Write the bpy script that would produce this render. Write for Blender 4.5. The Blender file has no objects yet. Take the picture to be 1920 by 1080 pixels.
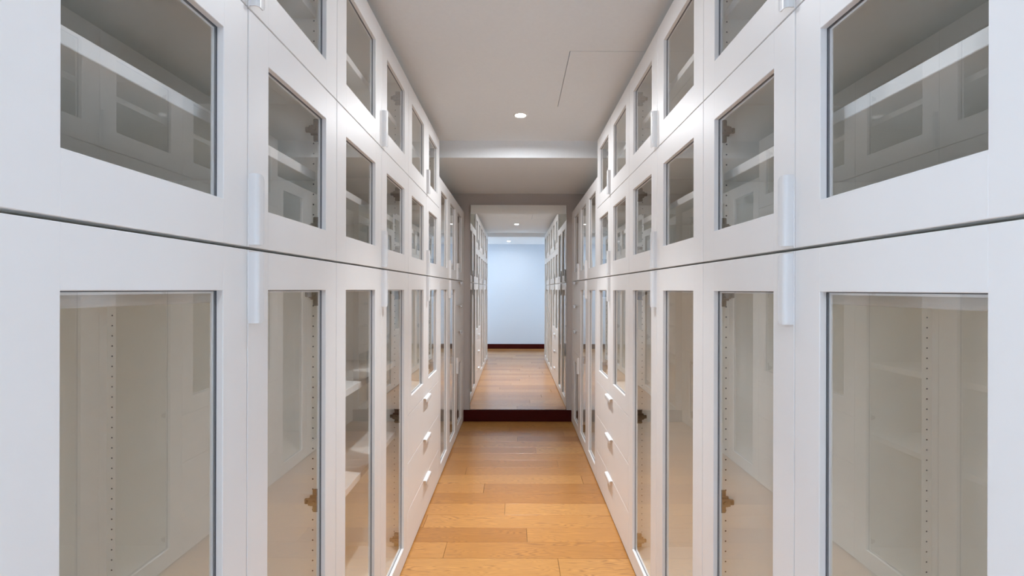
import bpy, bmesh, math, random
from mathutils import Matrix, Vector
random.seed(7)
S = bpy.context.scene
COL = S.collection
PI = math.pi

# ------------------------------------------------------------------ camera
EYE = 1.488
cam_d = bpy.data.cameras.new('camera')
cam_d.sensor_width = 36.0
cam_d.lens = 16.0
cam_d.shift_x = -9.2 / 1920
cam_d.shift_y = 3.0 / 1920
cam_d.clip_start = 0.02
cam = bpy.data.objects.new('camera', cam_d)
cam.location = (0, 0, EYE)
cam.rotation_euler = (PI / 2, -0.0025, 0)
COL.objects.link(cam)
S.camera = cam

# ------------------------------------------------------------------ sky, daylight, exposure
SKY_COLOR = (0.63, 0.80, 1.0, 1)
SKY_STRENGTH = 4.4
W = bpy.data.worlds.new('world')
S.world = W
W.use_nodes = True
bg = W.node_tree.nodes['Background']
bg.inputs['Color'].default_value = SKY_COLOR
bg.inputs['Strength'].default_value = SKY_STRENGTH
WIN_X = 1.9                       # vestibule windows stand at x = +-WIN_X
for sx in (-1, 1):                # sampling portals in the two window openings
    ld = bpy.data.lights.new('window_portal', 'AREA')
    ld.shape = 'RECTANGLE'
    ld.size, ld.size_y = 1.25, 2.0
    ld.cycles.is_portal = True
    lo = bpy.data.objects.new('window_portal', ld)
    lo.location = (sx * (WIN_X + 0.10), -0.36, 1.32)
    lo.rotation_euler = (PI / 2, 0, sx * PI / 2)
    COL.objects.link(lo)
LAMP_COLOR = (0.97, 1.0, 1.05)
BEAM_1, GLOW_1 = 7.4, 11.2      # watts of the far corridor downlight: lens beam, wide spill
BEAM_3, GLOW_3 = 5.8, 4.2        # the near corridor downlight, just above the frame
BEAM_2, GLOW_2 = 0.6, 8.0        # the one behind the camera
S.view_settings.view_transform = 'Standard'
S.view_settings.look = 'None'
S.view_settings.gamma = 1.0
S.view_settings.use_curve_mapping = False
S.view_settings.exposure = 0.07
S.cycles.max_bounces = 11
S.cycles.diffuse_bounces = 7
S.cycles.glossy_bounces = 4
S.cycles.transparent_max_bounces = 16
S.cycles.sample_clamp_indirect = 3.0
S.cycles.caustics_reflective = True
S.cycles.caustics_refractive = False
S.cycles.use_light_tree = False
S.cycles.adaptive_threshold = 0.12
S.cycles.use_denoising = True

# ------------------------------------------------------------------ materials
def mat(name):
    m = bpy.data.materials.new(name)
    m.use_nodes = True
    nt = m.node_tree
    return m, nt, nt.nodes['Principled BSDF'], nt.nodes['Material Output']

def paint(name, col, rough, var=0.02, bump=0.0, scale=30, spec=0.5, coat=0.0):
    m, nt, b, out = mat(name)
    N = nt.nodes; L = nt.links
    tc = N.new('ShaderNodeTexCoord')
    n = N.new('ShaderNodeTexNoise'); n.inputs['Scale'].default_value = scale; n.inputs['Detail'].default_value = 4
    L.new(tc.outputs['Object'], n.inputs['Vector'])
    r = N.new('ShaderNodeValToRGB')
    lo = [max(0, c * (1 - var)) for c in col]; hi = [min(1, c * (1 + var)) for c in col]
    r.color_ramp.elements[0].color = (*lo, 1); r.color_ramp.elements[1].color = (*hi, 1)
    r.color_ramp.elements[0].position = 0.3; r.color_ramp.elements[1].position = 0.7
    L.new(n.outputs['Fac'], r.inputs['Fac'])
    L.new(r.outputs['Color'], b.inputs['Base Color'])
    b.inputs['Roughness'].default_value = rough
    b.inputs['Specular IOR Level'].default_value = spec
    b.inputs['Coat Weight'].default_value = coat
    if bump:
        bp = N.new('ShaderNodeBump'); bp.inputs['Strength'].default_value = bump; bp.inputs['Distance'].default_value = 0.002
        L.new(n.outputs['Fac'], bp.inputs['Height']); L.new(bp.outputs['Normal'], b.inputs['Normal'])
    return m

M_LACQUER = paint('white_lacquer', (0.885, 0.872, 0.86), 0.42, 0.006, 0.0, 8)
M_INSIDE = paint('white_melamine', (0.965, 0.94, 0.875), 0.5, 0.01, 0.0, 12)
M_SHELF = paint('white_shelf_board', (0.93, 0.92, 0.895), 0.4, 0.006, 0.0, 12)
M_HANDLE = paint('white_metal', (0.84, 0.845, 0.85), 0.25, 0.004, 0.0, 10)
M_CEIL = paint('ceiling_paint', (0.88, 0.915, 0.94), 0.9, 0.01, 0.05, 60, 0.2)
M_WALL = paint('wall_paint', (0.52, 0.485, 0.46), 0.85, 0.01, 0.05, 60, 0.2)
M_COOLWALL = paint('pale_blue_wall_paint', (0.73, 0.80, 0.89), 0.8, 0.01, 0.05, 40, 0.2)
M_PLASTIC = paint('white_plastic', (0.85, 0.85, 0.84), 0.3, 0.004)
M_DARKGAP = paint('dark_recess', (0.05, 0.045, 0.04), 0.8, 0.05)
M_GAP_SHADE = paint('pane_gap_shade', (0.10, 0.105, 0.12), 0.6, 0.03)  # dark colour stands for the shadow in the gap around each pane
M_HOLE = paint('drilled_hole', (0.03, 0.025, 0.02), 0.8, 0.05)

def nickel():
    m, nt, b, out = mat('nickel_steel')
    b.inputs['Base Color'].default_value = (0.24, 0.19, 0.13, 1)
    b.inputs['Metallic'].default_value = 1.0
    n = nt.nodes.new('ShaderNodeTexNoise'); n.inputs['Scale'].default_value = 220
    mr = nt.nodes.new('ShaderNodeMapRange'); mr.inputs['To Min'].default_value = 0.28; mr.inputs['To Max'].default_value = 0.45
    nt.links.new(n.outputs['Fac'], mr.inputs['Value']); nt.links.new(mr.outputs['Result'], b.inputs['Roughness'])
    return m
M_NICKEL = nickel()

def glass():
    m, nt, b, out = mat('clear_pane')
    N = nt.nodes; L = nt.links
    N.remove(b)
    geo = N.new('ShaderNodeNewGeometry')
    fr = N.new('ShaderNodeFresnel'); fr.inputs['IOR'].default_value = 1.5
    # both surfaces of the thin pane together reflect 2R/(1+R); counted once, on the entry face
    two = N.new('ShaderNodeMath'); two.operation = 'MULTIPLY'; two.inputs[1].default_value = 2.0
    one = N.new('ShaderNodeMath'); one.operation = 'ADD'; one.inputs[1].default_value = 1.0
    L.new(fr.outputs['Fac'], two.inputs[0]); L.new(fr.outputs['Fac'], one.inputs[0])
    rr = N.new('ShaderNodeMath'); rr.operation = 'DIVIDE'; L.new(two.outputs[0], rr.inputs[0]); L.new(one.outputs[0], rr.inputs[1])
    inv = N.new('ShaderNodeMath'); inv.operation = 'SUBTRACT'; inv.inputs[0].default_value = 1.0; L.new(geo.outputs['Backfacing'], inv.inputs[1])
    ff = N.new('ShaderNodeMath'); ff.operation = 'MULTIPLY'; L.new(rr.outputs[0], ff.inputs[0]); L.new(inv.outputs[0], ff.inputs[1])
    tr = N.new('ShaderNodeBsdfTransparent'); tr.inputs['Color'].default_value = (0.997, 0.998, 0.994, 1)
    gl = N.new('ShaderNodeBsdfGlossy'); gl.inputs['Roughness'].default_value = 0.0
    gl.inputs['Color'].default_value = (1, 1, 1, 1)
    mx = N.new('ShaderNodeMixShader')
    L.new(ff.outputs[0], mx.inputs['Fac']); L.new(tr.outputs[0], mx.inputs[1]); L.new(gl.outputs[0], mx.inputs[2])
    L.new(mx.outputs[0], out.inputs['Surface'])
    return m
M_GLASS = glass()

def mirror_mat():
    m, nt, b, out = mat('silvered_mirror')
    b.inputs['Base Color'].default_value = (0.88, 0.90, 0.90, 1)
    b.inputs['Metallic'].default_value = 1.0
    b.inputs['Roughness'].default_value = 0.0
    return m
M_MIRROR = mirror_mat()

def emit(name, col, s):
    m, nt, b, out = mat(name)
    b.inputs['Emission Color'].default_value = (*col, 1)
    b.inputs['Emission Strength'].default_value = s
    return m
M_LENS = emit('lit_lamp_lens', (1.0, 0.95, 0.88), 25.0)

def oak():
    m, nt, b, out = mat('lacquered_oak')
    N = nt.nodes; L = nt.links
    tc = N.new('ShaderNodeTexCoord'); oi = N.new('ShaderNodeObjectInfo')
    off = N.new('ShaderNodeVectorMath'); off.operation = 'SCALE'; off.inputs[0].default_value = (37.0, 91.0, 13.0)
    L.new(oi.outputs['Random'], off.inputs['Scale'])
    add = N.new('ShaderNodeVectorMath'); add.operation = 'ADD'
    L.new(tc.outputs['Object'], add.inputs[0]); L.new(off.outputs[0], add.inputs[1])
    # slow growth field: elongated along the plank, its level lines are the cathedral figure
    mp = N.new('ShaderNodeMapping'); mp.inputs['Scale'].default_value = (0.9, 6.5, 1)
    L.new(add.outputs[0], mp.inputs['Vector'])
    n1 = N.new('ShaderNodeTexNoise'); n1.inputs['Scale'].default_value = 1.5; n1.inputs['Detail'].default_value = 2.5; n1.inputs['Roughness'].default_value = 0.55
    L.new(mp.outputs[0], n1.inputs['Vector'])
    mul = N.new('ShaderNodeMath'); mul.operation = 'MULTIPLY'; mul.inputs[1].default_value = 26.0
    L.new(n1.outputs['Fac'], mul.inputs[0])
    fr = N.new('ShaderNodeMath'); fr.operation = 'PINGPONG'; fr.inputs[1].default_value = 0.5
    L.new(mul.outputs[0], fr.inputs[0])
    ring = N.new('ShaderNodeMapRange'); ring.inputs['From Min'].default_value = 0.0; ring.inputs['From Max'].default_value = 0.44
    ring.inputs['To Min'].default_value = 1.0; ring.inputs['To Max'].default_value = 0.0
    L.new(fr.outputs[0], ring.inputs['Value'])
    # fine fibres
    mp2 = N.new('ShaderNodeMapping'); mp2.inputs['Scale'].default_value = (7, 170, 1)
    L.new(add.outputs[0], mp2.inputs['Vector'])
    n2 = N.new('ShaderNodeTexNoise'); n2.inputs['Scale'].default_value = 1.0; n2.inputs['Detail'].default_value = 4; n2.inputs['Roughness'].default_value = 0.6
    L.new(mp2.outputs[0], n2.inputs['Vector'])
    # mottled patches
    mp3 = N.new('ShaderNodeMapping'); mp3.inputs['Scale'].default_value = (3, 12, 1)
    L.new(add.outputs[0], mp3.inputs['Vector'])
    n3 = N.new('ShaderNodeTexNoise'); n3.inputs['Scale'].default_value = 1.0; n3.inputs['Detail'].default_value = 3
    L.new(mp3.outputs[0], n3.inputs['Vector'])
    # how strongly a plank shows its figure
    sm = N.new('ShaderNodeMapRange'); sm.inputs['From Min'].default_value = 0.35; sm.inputs['From Max'].default_value = 0.7
    sm.inputs['To Min'].default_value = 0.25; sm.inputs['To Max'].default_value = 1.0
    L.new(n3.outputs['Fac'], sm.inputs['Value'])
    rf = N.new('ShaderNodeMath'); rf.operation = 'MULTIPLY'; L.new(ring.outputs[0], rf.inputs[0]); L.new(sm.outputs[0], rf.inputs[1])
    fib = N.new('ShaderNodeMapRange'); fib.inputs['From Min'].default_value = 0.3; fib.inputs['From Max'].default_value = 0.75
    fib.inputs['To Min'].default_value = 0.45; fib.inputs['To Max'].default_value = 0.0
    L.new(n2.outputs['Fac'], fib.inputs['Value'])
    rg = N.new('ShaderNodeMath'); rg.operation = 'MULTIPLY'; L.new(rf.outputs[0], rg.inputs[0])
    k2 = N.new('ShaderNodeMapRange'); k2.inputs['From Min'].default_value = 0.3; k2.inputs['From Max'].default_value = 0.6
    k2.inputs['To Min'].default_value = 0.5; k2.inputs['To Max'].default_value = 1.0
    L.new(n2.outputs['Fac'], k2.inputs['Value']); L.new(k2.outputs[0], rg.inputs[1])
    mxf = N.new('ShaderNodeMath'); mxf.operation = 'MAXIMUM'; L.new(rg.outputs[0], mxf.inputs[0]); L.new(fib.outputs[0], mxf.inputs[1])
    base = N.new('ShaderNodeValToRGB'); cr = base.color_ramp
    cr.elements[0].position = 0.0; cr.elements[0].color = (0.50, 0.215, 0.045, 1)
    cr.elements[1].position = 1.0; cr.elements[1].color = (0.74, 0.385, 0.115, 1)
    e = cr.elements.new(0.5); e.color = (0.64, 0.30, 0.075, 1)
    L.new(oi.outputs['Random'], base.inputs['Fac'])
    patch = N.new('ShaderNodeMix'); patch.data_type = 'RGBA'; patch.blend_type = 'MULTIPLY'
    pr = N.new('ShaderNodeValToRGB'); pr.color_ramp.elements[0].color = (0.86, 0.84, 0.80, 1); pr.color_ramp.elements[1].color = (1.0, 1.0, 1.0, 1)
    pr.color_ramp.elements[0].position = 0.35; pr.color_ramp.elements[1].position = 0.65
    L.new(n3.outputs['Fac'], pr.inputs['Fac'])
    patch.inputs['Factor'].default_value = 1.0
    L.new(base.outputs[0], patch.inputs['A']); L.new(pr.outputs[0], patch.inputs['B'])
    dark = N.new('ShaderNodeMix'); dark.data_type = 'RGBA'
    L.new(mxf.outputs[0], dark.inputs['Factor']); L.new(patch.outputs['Result'], dark.inputs['A'])
    dark.inputs['B'].default_value = (0.20, 0.075, 0.018, 1)
    # sparse knots
    mp4 = N.new('ShaderNodeMapping'); mp4.inputs['Scale'].default_value = (1.6, 4.2, 0)
    L.new(add.outputs[0], mp4.inputs['Vector'])
    vo = N.new('ShaderNodeTexVoronoi'); vo.inputs['Scale'].default_value = 1.4
    L.new(mp4.outputs[0], vo.inputs['Vector'])
    kn = N.new('ShaderNodeMapRange'); kn.inputs['From Min'].default_value = 0.018; kn.inputs['From Max'].default_value = 0.045
    kn.inputs['To Min'].default_value = 0.85; kn.inputs['To Max'].default_value = 0.0
    L.new(vo.outputs['Distance'], kn.inputs['Value'])
    kmx = N.new('ShaderNodeMix'); kmx.data_type = 'RGBA'
    L.new(kn.outputs[0], kmx.inputs['Factor']); L.new(dark.outputs['Result'], kmx.inputs['A'])
    kmx.inputs['B'].default_value = (0.05, 0.02, 0.008, 1)
    L.new(kmx.outputs['Result'], b.inputs['Base Color'])
    b.inputs['Roughness'].default_value = 0.38
    b.inputs['Coat Weight'].default_value = 0.7
    b.inputs['Coat Roughness'].default_value = 0.19
    bp = N.new('ShaderNodeBump'); bp.inputs['Strength'].default_value = 0.12; bp.inputs['Distance'].default_value = 0.001
    L.new(n2.outputs['Fac'], bp.inputs['Height']); L.new(bp.outputs['Normal'], b.inputs['Normal'])
    return m
M_OAK = oak()

def mahogany():
    m, nt, b, out = mat('dark_mahogany')
    N = nt.nodes; L = nt.links
    tc = N.new('ShaderNodeTexCoord'); mp = N.new('ShaderNodeMapping'); mp.inputs['Scale'].default_value = (3, 60, 60)
    L.new(tc.outputs['Object'], mp.inputs['Vector'])
    n = N.new('ShaderNodeTexNoise'); n.inputs['Detail'].default_value = 5
    L.new(mp.outputs[0], n.inputs['Vector'])
    r = N.new('ShaderNodeValToRGB')
    r.color_ramp.elements[0].color = (0.032, 0.0020, 0.0018, 1); r.color_ramp.elements[1].color = (0.070, 0.006, 0.005, 1)
    L.new(n.outputs['Fac'], r.inputs['Fac']); L.new(r.outputs[0], b.inputs['Base Color'])
    b.inputs['Roughness'].default_value = 0.45
    b.inputs['Specular IOR Level'].default_value = 0.12
    return m
M_MAHOG = mahogany()

# ------------------------------------------------------------------ mesh helpers
def box_into(bm, lo, hi, bev=0.0, seg=1):
    lo = Vector(lo); hi = Vector(hi)
    c = (lo + hi) / 2; d = hi - lo
    r = bmesh.ops.create_cube(bm, size=1.0, matrix=Matrix.Translation(c) @ Matrix.Diagonal((*d, 1)))
    if bev:
        es = list({e for v in r['verts'] for e in v.link_edges})
        bmesh.ops.bevel(bm, geom=es, offset=bev, segments=seg, profile=0.6, affect='EDGES')

def finish(name, bm, m, smooth=False):
    bmesh.ops.recalc_face_normals(bm, faces=bm.faces)
    me = bpy.data.meshes.new(name)
    bm.to_mesh(me); bm.free()
    me.materials.append(m)
    if smooth:
        for p in me.polygons: p.use_smooth = True
    return me

CACHE = {}
def box_mesh(name, size, m, bev=0.0, seg=1):
    key = (name, tuple(round(x, 4) for x in size), m.name, bev, seg)
    if key not in CACHE:
        bm = bmesh.new()
        h = Vector(size) / 2
        box_into(bm, -h, h, bev, seg)
        CACHE[key] = finish(name, bm, m)
    return CACHE[key]

def link(name, me, loc=(0, 0, 0), parent=None, rot=None):
    o = bpy.data.objects.new(name, me)
    COL.objects.link(o)
    o.location = loc
    if rot: o.rotation_euler = rot
    if parent: o.parent = parent
    return o

def box(name, lo, hi, m, parent=None, bev=0.0, seg=1):
    lo = Vector(lo); hi = Vector(hi)
    return link(name, box_mesh(name, hi - lo, m, bev, seg), (lo + hi) / 2, parent)

def tag(o, label=None, cat=None, group=None, kind=None):
    if label: o['label'] = label
    if cat: o['category'] = cat
    if group: o['group'] = group
    if kind: o['kind'] = kind
    return o

def multi(name, boxes, m, origin=(0, 0, 0), parent=None, bev=0.0):
    bm = bmesh.new(); og = Vector(origin)
    for lo, hi in boxes: box_into(bm, Vector(lo) - og, Vector(hi) - og, bev)
    return link(name, finish(name, bm, m), origin, parent)

# ------------------------------------------------------------------ layout constants
CX = 0.0093                       # corridor centre line
HALF = 0.61                       # half width between the door faces
XL, XR = CX - HALF, CX + HALF
def ky(k): return 0.5 * (k + 0.03)    # door pitch 0.5 m
Y_END = 5.15                      # far wall
Y_BACK = -1.20                    # wall behind the camera
DEPTH = 0.755
ZC = 2.710                        # ceiling
Z3 = 2.640                        # top of the three-high cabinets
ZV = 2.627                        # lower ceiling of the space behind the camera
YV = 0.44                         # where that one ends
ZS = 2.571                        # lower ceiling at the far end
YS = 3.74                         # where it starts
Z1 = 1.579                        # seam base / middle cabinets
Z2 = 2.116                        # seam middle / top cabinets
ZF = 2.363                        # top of the far cabinets
OUT = XR + DEPTH + 0.03
OUTL = XL - DEPTH - 0.03

# ------------------------------------------------------------------ setting
def struct(o, label=None):
    o['kind'] = 'structure'
    if label: o['label'] = label
    return o

floor = struct(box('floor', (-2.2, Y_BACK - 0.1, -0.10), (2.2, Y_END + 0.1, -0.016), M_DARKGAP), 'warm oak plank floor running across the corridor')
ROW0, PITCH = 2.5195, 0.1615
joints = {-1: [.23], 0: [-.407], 1: [.064], 2: [-.584], 3: [-.078], 4: [], 5: [-.243], 6: [.514], 7: [-.413], 8: [.352], 9: [-.586],
          10: [.18], 11: [], 12: [.01], 13: [.49], 14: [-.08], 15: [.33]}
n0 = math.floor((Y_BACK - ROW0) / PITCH); n1 = math.ceil((Y_END - ROW0) / PITCH)
for n in range(n0, n1):
    a, b_ = ROW0 + n * PITCH, ROW0 + (n + 1) * PITCH
    a, b_ = max(a, Y_BACK), min(b_, Y_END)
    if b_ - a < 0.01: continue
    wide = a < 0.5
    x0, x1 = (-1.9, 1.9) if wide else (XL - 0.05, XR + 0.05)
    js = joints.get(n)
    if js is None: js = [random.uniform(-0.5, 0.5)]
    if wide: js = sorted(js + [js[0] - 1.15, js[0] + 1.2])
    xs = [x0] + [j for j in js if x0 + 0.04 < j < x1 - 0.04] + [x1]
    for u, v in zip(xs[:-1], xs[1:]):
        g = 0.0009
        p = box('plank', (u + g, a + g, -0.016), (v - g, b_ - g, 0.0), M_OAK, floor, 0.0005)
        p.parent = floor
        p.matrix_parent_inverse = Matrix.Translation(-floor.location)

struct(box('wall_back', (OUTL - 0.1, Y_END, 0), (OUT + 0.1, Y_END + 0.1, ZC), M_WALL), 'grey painted wall at the corridor end behind the mirror')
struct(box('wall_front', (-2.0, Y_BACK - 0.1, 0), (2.0, Y_BACK, ZC), M_COOLWALL), 'pale blue wall seen in the mirror')
struct(box('wall_left', (OUTL - 0.1, 0.515, 0), (OUTL, Y_END, ZC), M_WALL), 'wall behind the left row of cabinets')
struct(box('wall_right', (OUT, 0.515, 0), (OUT + 0.1, Y_END, ZC), M_WALL), 'wall behind the right row of cabinets')
struct(multi('wall_return_left', [((-2.0, 0.415, 0), (OUTL, 0.515, ZC))], M_WALL), 'short wall beside the left cabinets')
struct(multi('wall_return_right', [((OUT, 0.415, 0), (2.0, 0.515, ZC))], M_WALL), 'short wall beside the right cabinets')

# ceiling with an access hatch set into it
HX0, HX1, HY0, HY1 = 0.268, 0.90, 2.33, 3.04
ceiling = struct(multi('ceiling', [((-2.0, Y_BACK - 0.1, ZC), (2.0, HY0, ZC + 0.1)), ((-2.0, HY1, ZC), (2.0, YS, ZC + 0.1)),
                                   ((-2.0, HY0, ZC), (HX0, HY1, ZC + 0.1)), ((HX1, HY0, ZC), (2.0, HY1, ZC + 0.1))], M_CEIL),
                 'white painted ceiling with a hatch')
h = box('ceiling_hatch', (HX0 + 0.0035, HY0 + 0.0042, ZC), (HX1 - 0.002, HY1 - 0.0004, ZC + 0.02), M_CEIL, ceiling)
box('hatch_backing', (HX0 - 0.02, HY0 - 0.02, ZC + 0.03), (HX1 + 0.02, HY1 + 0.02, ZC + 0.04), M_DARKGAP, ceiling)
struct(box('ceiling_soffit', (OUTL - 0.1, YS, ZS), (OUT + 0.1, Y_END + 0.1, ZC + 0.1), M_CEIL), 'lowered ceiling section over the corridor end')

# crown strip and baseboards
struct(box('ceiling_entrance', (-1.9, Y_BACK, ZV), (1.9, YV, ZC), M_CEIL), 'lower ceiling section behind the camera, seen in the mirror')
struct(box('trim_1', (-1.9, Y_BACK, 2.466), (1.9, Y_BACK + 0.012, ZV), M_COOLWALL, None, 0.003), 'pale flat crown board on the blue wall')
def baseboard(name, lo, hi, label):
    return struct(box(name, lo, hi, M_MAHOG, None, 0.004, 2), label)
baseboard('baseboard_back', (XL, Y_END - 0.018, 0), (XR, Y_END, 0.128), 'dark mahogany baseboard under the mirror')
baseboard('baseboard_front', (-1.9, Y_BACK, 0), (1.9, Y_BACK + 0.018, 0.12), 'dark mahogany baseboard on the blue wall')

# vestibule side walls with a window each (behind the camera)
for i, sx in enumerate((-1, 1)):
    x0, x1 = sorted((sx * WIN_X, sx * (WIN_X + 0.2)))
    wy0, wy1, wz0, wz1 = -1.0, 0.28, 0.30, (2.34 if sx < 0 else 1.85)
    struct(multi('wall_window_left' if sx < 0 else 'wall_window_right',
                 [((x0, Y_BACK - 0.1, 0), (x1, wy0, ZC)), ((x0, wy1, 0), (x1, 0.515, ZC)),
                  ((x0, wy0, 0), (x1, wy1, wz0)), ((x0, wy0, wz1), (x1, wy1, ZC))], M_COOLWALL), 'pale wall with a window on the %s of the camera' % ('left' if sx < 0 else 'right'))
    cxw = sx * (WIN_X + 0.1)
    w = bpy.data.objects.new('window_%d' % (i + 1), None); COL.objects.link(w)
    w.location = (cxw, (wy0 + wy1) / 2, wz0)
    struct(w, 'white two-pane window on the %s behind the camera' % ('left' if sx < 0 else 'right'))
    ym = (wy0 + wy1) / 2; hw = (wy1 - wy0) / 2; hh = wz1 - wz0
    t = 0.05
    for nm, lo, hi in (('window_frame', (-.03, -hw, 0), (.03, -hw + t, hh)), ('window_frame', (-.03, hw - t, 0), (.03, hw, hh)),
                       ('window_frame', (-.03, -hw + t, 0), (.03, hw - t, t)), ('window_frame', (-.03, -hw + t, hh - t), (.03, hw - t, hh)),
                       ('window_mullion', (-.03, -t / 2, t), (.03, t / 2, hh - t))):
        box(nm, lo, hi, M_LACQUER, w, 0.002)
    for s2 in (-1, 1):
        c = s2 * (hw / 2 - t / 4)
        e = hw / 2 - t * 0.75
        box('pane', (-.003, c - e, t), (.003, c + e, hh - t), M_GLASS, w)

# ------------------------------------------------------------------ cabinet parts (local: x = depth into the cabinet, y = along the corridor, z = up)
D_DOOR = 0.022
STILE, RAIL = 0.083, 0.091

def door_mesh(w, h, rb=RAIL, rt=RAIL, st=STILE):
    key = ('door', round(w, 4), round(h, 4), rb, rt, st)
    if key not in CACHE:
        bm = bmesh.new()
        g = 0.0003; bv = 0.0011
        y0, y1, z0, z1 = -w / 2, w / 2, -h / 2, h / 2
        box_into(bm, (0, y0, z0), (D_DOOR, y0 + st - g, z1), bv, 1)
        box_into(bm, (0, y1 - st + g, z0), (D_DOOR, y1, z1), bv, 1)
        box_into(bm, (0, y0 + st - 0.002, z0), (D_DOOR, y1 - st + 0.002, z0 + rb), bv, 1)
        box_into(bm, (0, y0 + st - 0.002, z1 - rt), (D_DOOR, y1 - st + 0.002, z1), bv, 1)
        # glazing bead behind the pane
        for lo, hi in (((.0185, y0 + st, z0 + rb), (.0215, y0 + st + .006, z1 - rt)), ((.0185, y1 - st - .006, z0 + rb), (.0215, y1 - st, z1 - rt)),
                       ((.0185, y0 + st, z0 + rb), (.0215, y1 - st, z0 + rb + .006)), ((.0185, y0 + st, z1 - rt - .006), (.0215, y1 - st, z1 - rt))):
            box_into(bm, lo, hi)
        CACHE[key] = finish('door', bm, M_LACQUER)
    return CACHE[key]

def gap_strip_mesh(w, h):  # thin dark strip drawn for the shadow gap between pane and frame
    key = ('gap_strip', round(w, 4), round(h, 4))
    if key not in CACHE:
        bm = bmesh.new(); t = 0.0017; a, c = w / 2, h / 2
        x0, x1 = -0.0028, 0.0022
        for lo, hi in (((x0, -a, -c), (x1, -a + t, c)), ((x0, a - t, -c), (x1, a, c)), ((x0, -a + t, -c), (x1, a - t, -c + t)), ((x0, -a + t, c - t), (x1, a - t, c))):
            box_into(bm, lo, hi)
        CACHE[key] = finish('dark_gap_strip', bm, M_GAP_SHADE)
    return CACHE[key]

def handle_mesh():
    """edge pull, 160 mm long: a thin blade standing out from the door edge with a rolled lip. Length along z, blade towards -x, lip towards +y."""
    if 'handle' in CACHE: return CACHE['handle']
    P = [(0.0, 0.0), (-0.006, 0.0), (-0.012, 0.0)]          # centre line (x, y)
    R = 0.008
    for i in range(1, 8):
        a = i / 7 * PI / 2
        P.append((-0.012 - R * math.sin(a), R - R * math.cos(a)))
    P.append((-0.0198, 0.018)); P.append((-0.0188, 0.027))
    t = 0.0014
    top, bot = [], []
    for i, p in enumerate(P):
        a = Vector(P[max(0, i - 1)]); c = Vector(P[min(len(P) - 1, i + 1)])
        tn = (c - a).normalized(); nr = Vector((-tn.y, tn.x))
        top.append(Vector(p) + nr * t); bot.append(Vector(p) - nr * t)
    L = 0.160
    bm = bmesh.new()
    n = len(P)
    # stations along the length; the free corners of the lip are rounded
    st = []
    for q in (0.0, 0.0015, 0.004, 0.008, 0.013):
        st.append((q, 0.0272 - 0.0125 * (1 - math.sqrt(max(0.0, 1 - ((0.013 - q) / 0.013) ** 2)))))
    stations = [(-L / 2 + q, y) for q, y in st] + [(L / 2 - q, y) for q, y in st[::-1]]
    rings = []
    for z, ymax in stations:
        ring = []
        for q in top + bot[::-1]:
            ring.append(bm.verts.new((q.x, min(q.y, ymax + (q.y - 0.0272) * 0.02), z)))
        rings.append(ring)
    m = 2 * n
    for r0, r1 in zip(rings[:-1], rings[1:]):
        for i in range(m):
            bm.faces.new((r0[i], r0[(i + 1) % m], r1[(i + 1) % m], r1[i]))
    for r in (rings[0], rings[-1]):
        for i in range(n - 1):
            bm.faces.new((r[i], r[i + 1], r[m - 2 - i], r[m - 1 - i]))
    # mounting flange lying on the door edge with two screw heads
    me = finish('handle', bm, M_HANDLE)
    CACHE['handle'] = me
    return me

def hinge_mesh():
    """concealed hinge on a side panel whose inner face is the plane y = 0 (hinge stands towards -y); x = depth, origin at the door back."""
    if 'hinge' in CACHE: return CACHE['hinge']
    bm = bmesh.new()
    # wing plate with rounded tall wings
    box_into(bm, (0.006, -0.004, -0.034), (0.040, 0.0, -0.010), 0.0035, 2)
    box_into(bm, (0.006, -0.004, 0.010), (0.040, 0.0, 0.034), 0.0035, 2)
    box_into(bm, (0.000, -0.007, -0.016), (0.048, 0.0, 0.016), 0.003, 2)
    # arm
    box_into(bm, (-0.004, -0.016, -0.011), (0.050, -0.006, 0.011), 0.003, 2)
    box_into(bm, (0.046, -0.012, -0.008), (0.062, -0.003, 0.008), 0.003, 2)
    # screws
    for x, z, r in ((0.024, -0.025, .0045), (0.024, 0.025, .0045)):
        bmesh.ops.create_cone(bm, cap_ends=True, segments=10, radius1=r, radius2=r * .8, depth=0.003,
                              matrix=Matrix.Translation((x, -0.0052, z)) @ Matrix.Rotation(PI / 2, 4, 'X'))
    for x, r in ((0.010, .004), (0.032, .005), (0.054, .0045)):
        bmesh.ops.create_cone(bm, cap_ends=True, segments=10, radius1=r, radius2=r * .8, depth=0.003,
                              matrix=Matrix.Translation((x, -0.0172 if x < .05 else -0.0132, 0)) @ Matrix.Rotation(PI / 2, 4, 'X'))
    # cup in the door
    bmesh.ops.create_cone(bm, cap_ends=True, segments=16, radius1=.0175, radius2=.0175, depth=0.006,
                          matrix=Matrix.Translation((-0.001, -0.030, 0)) @ Matrix.Rotation(PI / 2, 4, 'Y'))
    box_into(bm, (-0.003, -0.034, -0.009), (0.004, -0.010, 0.009), 0.002, 1)
    CACHE['hinge'] = finish('hinge', bm, M_NICKEL)
    return CACHE['hinge']

def holes_mesh(z0, z1, flip):
    key = ('holes', round(z0, 3), round(z1, 3), flip)
    if key not in CACHE:
        bm = bmesh.new()
        y = 0.0003 * (1 if flip else -1)
        for x in (0.069, 0.730):
            z = z0
            while z <= z1:
                vs = [bm.verts.new((x + 0.0026 * math.cos(a * PI / 4), y, z + 0.0026 * math.sin(a * PI / 4))) for a in range(8)]
                bm.faces.new(vs)
                z += 0.0335
        me = bpy.data.meshes.new('shelf_pin_holes'); bm.to_mesh(me); bm.free(); me.materials.append(M_HOLE)
        CACHE[key] = me
    return CACHE[key]

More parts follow.
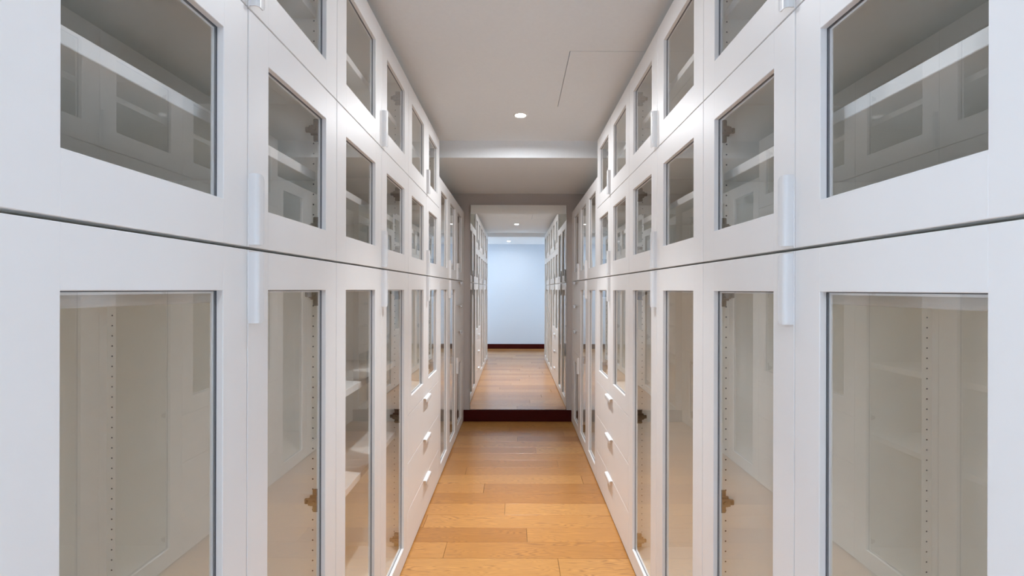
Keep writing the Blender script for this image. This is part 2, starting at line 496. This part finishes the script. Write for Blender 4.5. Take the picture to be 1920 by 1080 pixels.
GAP = 0.0016
def rail_mesh(length):
    key = ('rail', round(length, 3))
    if key not in CACHE:
        bm = bmesh.new()
        bmesh.ops.create_cone(bm, cap_ends=True, segments=20, radius1=1, radius2=1, depth=length,
                              matrix=Matrix.Diagonal((.0085, 1, .016, 1)) @ Matrix.Rotation(PI / 2, 4, 'X'))
        CACHE[key] = finish('clothes_rail', bm, M_HANDLE)
    return CACHE[key]

def cabinet(name, side, k0, k1, z0, z1, label, cat, group, spec):
    """spec: dict(doors=[(ka, kb, za, zb, handle_where, hinge_side)], drawers=[(za, zb)], shelves=[z], rail=z or None, filler=bool)"""
    root = bpy.data.objects.new(name, None); COL.objects.link(root)
    ya, yb = ky(k0), ky(k1)
    yc = (ya + yb) / 2
    root.location = (XL if side < 0 else XR, yc, z0)
    root.scale = (side, 1, 1)
    tag(root, label, cat, group)
    wdt = yb - ya; hgt = z1 - z0
    T = 0.018
    d0 = D_DOOR + 0.003
    foot = spec.get('plinth', 0.0)
    e = 0.0005
    slot_b, slot_t = spec.get('slot_b', e), spec.get('slot_t', e)
    lo_z = foot if foot else slot_b
    e_t = slot_t
    box('side_panel', (d0, -wdt / 2 + e, lo_z), (DEPTH, -wdt / 2 + T, hgt - e_t), M_INSIDE, root)
    box('side_panel', (d0, wdt / 2 - T, lo_z), (DEPTH, wdt / 2 - e, hgt - e_t), M_INSIDE, root)
    box('back_panel', (DEPTH - 0.008, -wdt / 2 + T, lo_z), (DEPTH - 0.001, wdt / 2 - T, hgt - e_t), M_INSIDE, root)
    zb = lo_z + (0.05 if foot else 0.0)
    box('bottom_panel', (d0, -wdt / 2 + T, zb), (DEPTH - 0.008, wdt / 2 - T, zb + T), M_INSIDE, root)
    box('top_panel', (d0, -wdt / 2 + T, hgt - e_t - T), (DEPTH - 0.008, wdt / 2 - T, hgt - e_t), M_INSIDE, root)
    if slot_t > e:
        box('joint_spacer', (0.075, -wdt / 2 + 0.002, hgt - slot_t), (DEPTH - 0.02, wdt / 2 - 0.002, hgt + slot_t), M_INSIDE, root)
    if foot:
        box('plinth', (0.03, -wdt / 2 + e, 0), (0.048, wdt / 2 - e, zb + 0.002), M_LACQUER, root)
    for z in spec.get('shelves', []):
        zz = z - z0
        box('shelf', (0.062, -wdt / 2 + T + .001, zz - 0.028), (DEPTH - 0.010, wdt / 2 - T - .001, zz), M_SHELF, root, 0.0012)
    ha = 0.12 if hgt < 1 else 0.16
    hb = hgt - 0.11
    if spec.get('holes', True):
        for sgn in (-1, 1):
            o = link('shelf_pin_holes', holes_mesh(ha, hb, sgn < 0), (0, sgn * (wdt / 2 - T), 0), root)
            o['kind'] = 'stuff'
    if spec.get('rail'):
        link('clothes_rail', rail_mesh(wdt - 2 * T - .002), (0.36, 0, spec['rail'] - z0), root)
    if spec.get('divider'):
        zz = spec['divider'] - z0
        box('shelf', (d0, -wdt / 2 + T + .001, zz - T), (DEPTH - 0.010, wdt / 2 - T - .001, zz), M_INSIDE, root)
    for (ka, kb, za, zb_, hw, hs) in spec.get('doors', []):
        y0 = ky(ka) - yc + GAP; y1 = ky(kb) - yc - GAP
        w = y1 - y0
        zlo, zhi = za - z0, zb_ - z0
        hh = zhi - zlo
        cy, cz = (y0 + y1) / 2, (zlo + zhi) / 2
        d = link('door', door_mesh(w, hh), (0, cy, cz), root)
        gl = box_mesh('glass_pane', (0.004, w - 2 * STILE - 0.0036, hh - 2 * RAIL - 0.0036), M_GLASS)
        link('glass_pane', gl, (0.0160, 0, 0), d)
        link('dark_gap_strip', gap_strip_mesh(w - 2 * STILE, hh - 2 * RAIL), (0.0160, 0, 0), d)
        if hw:
            # the pull stands on the meeting edge of the far door, near its bottom ('b') or top ('t')
            zo = (-hh / 2 + 0.085) if hw == 'b' else (hh / 2 - 0.085)
            link('handle', handle_mesh(), (0.0005, -w / 2 + 0.0035, zo), d)
        # hinges
        sgn = hs
        n = 2 if hh < 1.0 else 3
        zs = [-hh / 2 + 0.105, hh / 2 - 0.105] + ([0.0] if n == 3 else [])
        for zq in zs:
            yy = (w / 2 + GAP - T) * sgn
            hg = link('hinge', hinge_mesh(), (d0, yy, zq), d)
            hg.scale = (1.08, sgn, 1.1)
    for (za, zb_) in spec.get('drawers', []):
        zlo, zhi = za - z0, zb_ - z0
        y0 = -wdt / 2 + GAP; y1 = wdt / 2 - GAP
        dr = box('drawer', (0, y0, zlo), (D_DOOR, y1, zhi), M_LACQUER, root, 0.0022, 2)
        hd = link('handle', handle_mesh(), (-D_DOOR / 2 + 0.0005, 0, (zhi - zlo) / 2 - 0.0035), dr)
        # length along y, lip hanging down
        hd.rotation_euler = (-PI / 2, 0, 0)
        # drawer box behind the front
        bx = multi('drawer_box', [((D_DOOR / 2 + .004, y0 + .03, -(zhi - zlo) / 2 + .02), (0.60, y0 + .045, (zhi - zlo) / 2 - .04)),
                                  ((D_DOOR / 2 + .004, y1 - .045, -(zhi - zlo) / 2 + .02), (0.60, y1 - .03, (zhi - zlo) / 2 - .04)),
                                  ((D_DOOR / 2 + .004, y0 + .045, -(zhi - zlo) / 2 + .02), (0.60, y1 - .045, -(zhi - zlo) / 2 + .03)),
                                  ((0.585, y0 + .045, -(zhi - zlo) / 2 + .03), (0.60, y1 - .045, (zhi - zlo) / 2 - .04))], M_INSIDE)
        bx.parent = dr
    if spec.get('filler'):
        box('filler_strip', (0.0, wdt / 2 + 0.001, foot), (0.02, Y_END - yb + wdt / 2 - 0.0005, hgt), M_LACQUER, root, 0.001)
    return root

SEAM = 0.0032
ZB = 0.012
bays = [('first', 1, 3), ('second', 3, 5), ('third', 5, 7), ('fourth', 7, 9), ('fifth', 9, 10)]
def two(k0, k1, za, zb, hw):
    km = (k0 + k1) / 2
    return [(k0, km, za, zb, None, -1), (km, k1, za, zb, hw, 1)]

for side, sn in ((-1, 'left'), (1, 'right')):
    for bi, (bn, k0, k1) in enumerate(bays):
        where = {0: 'nearest the camera', 1: 'in the second bay from the camera', 2: 'in the third bay from the camera',
                 3: 'in the fourth bay from the camera', 4: 'at the far end beside the mirror'}[bi]
        row = sn + ' row'
        zt = Z2 if bi < 3 else ZF
        # base
        lo, hi = ZB, Z1 - SEAM
        if bi == 0:
            sp = dict(doors=two(k0, k1, lo, hi, 't'), rail=1.461)
            lab = 'tall white two-door glass base cabinet, %s, %s' % (row, where)
        elif bi == 1:
            sp = dict(doors=two(k0, k1, lo, hi, 't'), shelves=[1.097, 0.709] if side < 0 else [])
            lab = ('tall white glass base cabinet with two shelves inside, %s, second bay' if side < 0 else
                   'tall empty white glass base cabinet, %s, %s') % ((row,) if side < 0 else (row, where))
        elif bi == 2:
            sp = dict(doors=two(k0, k1, 0.789, hi, 't'), drawers=[(0.5245, 0.7855), (0.2585, 0.5215), (lo, 0.2555)], divider=0.785)
            lab = 'white base cabinet with three wide drawers under two glass doors, %s' % row
        elif bi == 3:
            sp = dict(doors=two(k0, k1, lo, hi, 't'))
            lab = 'tall white glass base cabinet just beyond the wide drawers, %s' % row
        else:
            sp = dict(doors=[(k0, k1, lo, 0.8155, 't', 1)], drawers=[(1.3295, hi), (1.0635, 1.3265), (0.8185, 1.0605)], divider=0.817, filler=True)
            lab = 'narrow white base cabinet with drawers above a glass door, %s beside mirror' % row
        sp['plinth'] = 0.010; sp['slot_t'] = 0.0032
        cabinet('base_cabinet', side, k0, k1, 0.0, Z1, lab, 'cabinet', 'base cabinets of the %s' % row, sp)
        # middle
        lo, hi = Z1 + SEAM, zt - 0.0016
        if bi < 3:
            sp = dict(doors=two(k0, k1, lo, hi, 'b'), shelves=[1.872])
            lab = 'white glass middle cabinet with one shelf, %s, %s' % (row, where)
        elif bi == 3:
            sp = dict(doors=two(k0, k1, lo, hi, 'b'), shelves=[1.98])
            lab = 'tall two-door glass upper cabinet under the lowered ceiling, %s' % row
        else:
            sp = dict(doors=[(k0, k1, lo, hi, 'b', 1)], shelves=[1.98], filler=True)
            lab = 'narrow single-door glass upper cabinet, %s beside the mirror' % row
        sp['slot_b'] = 0.0032
        if bi < 3: sp['slot_t'] = 0.0018
        cabinet('wall_cabinet', side, k0, k1, Z1, zt, lab, 'cabinet', 'middle cabinets of the %s' % row, sp)
        # top
        if bi < 3:
            lo, hi = Z2 + 0.0016, Z3 - 0.001
            sp = dict(doors=two(k0, k1, lo, hi, 'b'), shelves=[2.405])
            lab = 'white glass top cabinet under the ceiling, %s, %s' % (row, where)
            sp['slot_b'] = 0.0018
            cabinet('top_cabinet', side, k0, k1, Z2, Z3, lab, 'cabinet', 'top cabinets of the %s' % row, sp)

# ------------------------------------------------------------------ mirror
mx0, mx1, mz0, mz1 = -0.527, 0.560, 0.133, 2.445
mir = bpy.data.objects.new('wall_mirror', None); COL.objects.link(mir)
mir.location = ((mx0 + mx1) / 2, Y_END - 0.012, mz0)
mir.rotation_euler = (0, 0, 0.0029)
tag(mir, 'tall frameless wall mirror above the dark baseboard', 'mirror')
hw_ = (mx1 - mx0) / 2; hh_ = mz1 - mz0
box('mirror_glass', (-hw_, -0.006, 0), (hw_, 0.0, hh_), M_MIRROR, mir, 0.003, 1)
box('backing_board', (-hw_ + 0.02, 0.0002, 0.02), (hw_ - 0.02, 0.004, hh_ - 0.02), M_DARKGAP, mir)

# ------------------------------------------------------------------ downlights
def downlight(x, y, label, beam, glow, zc=ZC):
    r = bpy.data.objects.new('ceiling_downlight', None); COL.objects.link(r)
    r.location = (x, y, zc)
    tag(r, label, 'downlight', 'ceiling downlights')
    bm = bmesh.new()
    prof = [(0.036, -0.0005), (0.038, -0.003), (0.043, -0.004), (0.048, -0.0028), (0.050, -0.0002)]
    n = 32
    rings = [[bm.verts.new((a * math.cos(2 * PI * i / n), a * math.sin(2 * PI * i / n), z)) for i in range(n)] for a, z in prof]
    for p, q in zip(rings[:-1], rings[1:]):
        for i in range(n):
            bm.faces.new((p[i], p[(i + 1) % n], q[(i + 1) % n], q[i]))
    link('trim_ring', finish('trim_ring', bm, M_PLASTIC, True), (0, 0, 0), r)
    bm = bmesh.new()
    rr = [(0.0365, -0.0012), (0.028, -0.0045), (0.016, -0.0062)]
    rings = [[bm.verts.new((a * math.cos(2 * PI * i / n), a * math.sin(2 * PI * i / n), z)) for i in range(n)] for a, z in rr]
    for p, q in zip(rings[:-1], rings[1:]):
        for i in range(n):
            bm.faces.new((p[i], p[(i + 1) % n], q[(i + 1) % n], q[i]))
    bm.faces.new(rings[-1])
    link('lens', finish('lens', bm, M_LENS, True), (0, 0, 0), r)
    for nm, e, spread, dz in (('lamp_beam', beam, 64, -0.0090), ('lamp_glow', glow, 172, -0.0095)):
        ld = bpy.data.lights.new(nm, 'AREA'); ld.shape = 'DISK'; ld.size = 0.07
        ld.energy = e; ld.color = LAMP_COLOR; ld.spread = math.radians(spread)
        lo = bpy.data.objects.new(nm, ld); COL.objects.link(lo)
        lo.location = (0, 0, dz); lo.parent = r
    return r
downlight(0.022, 3.19, 'lit round recessed downlight in the corridor ceiling before the lowered section', BEAM_1, GLOW_1)
downlight(0.012, 1.79, 'lit round corridor downlight nearer the camera, seen in the mirror on the grey ceiling', BEAM_3, GLOW_3)
downlight(-0.16, -0.38, 'lit round downlight behind the camera, seen in the mirror by the blue wall', BEAM_2, GLOW_2, ZV)
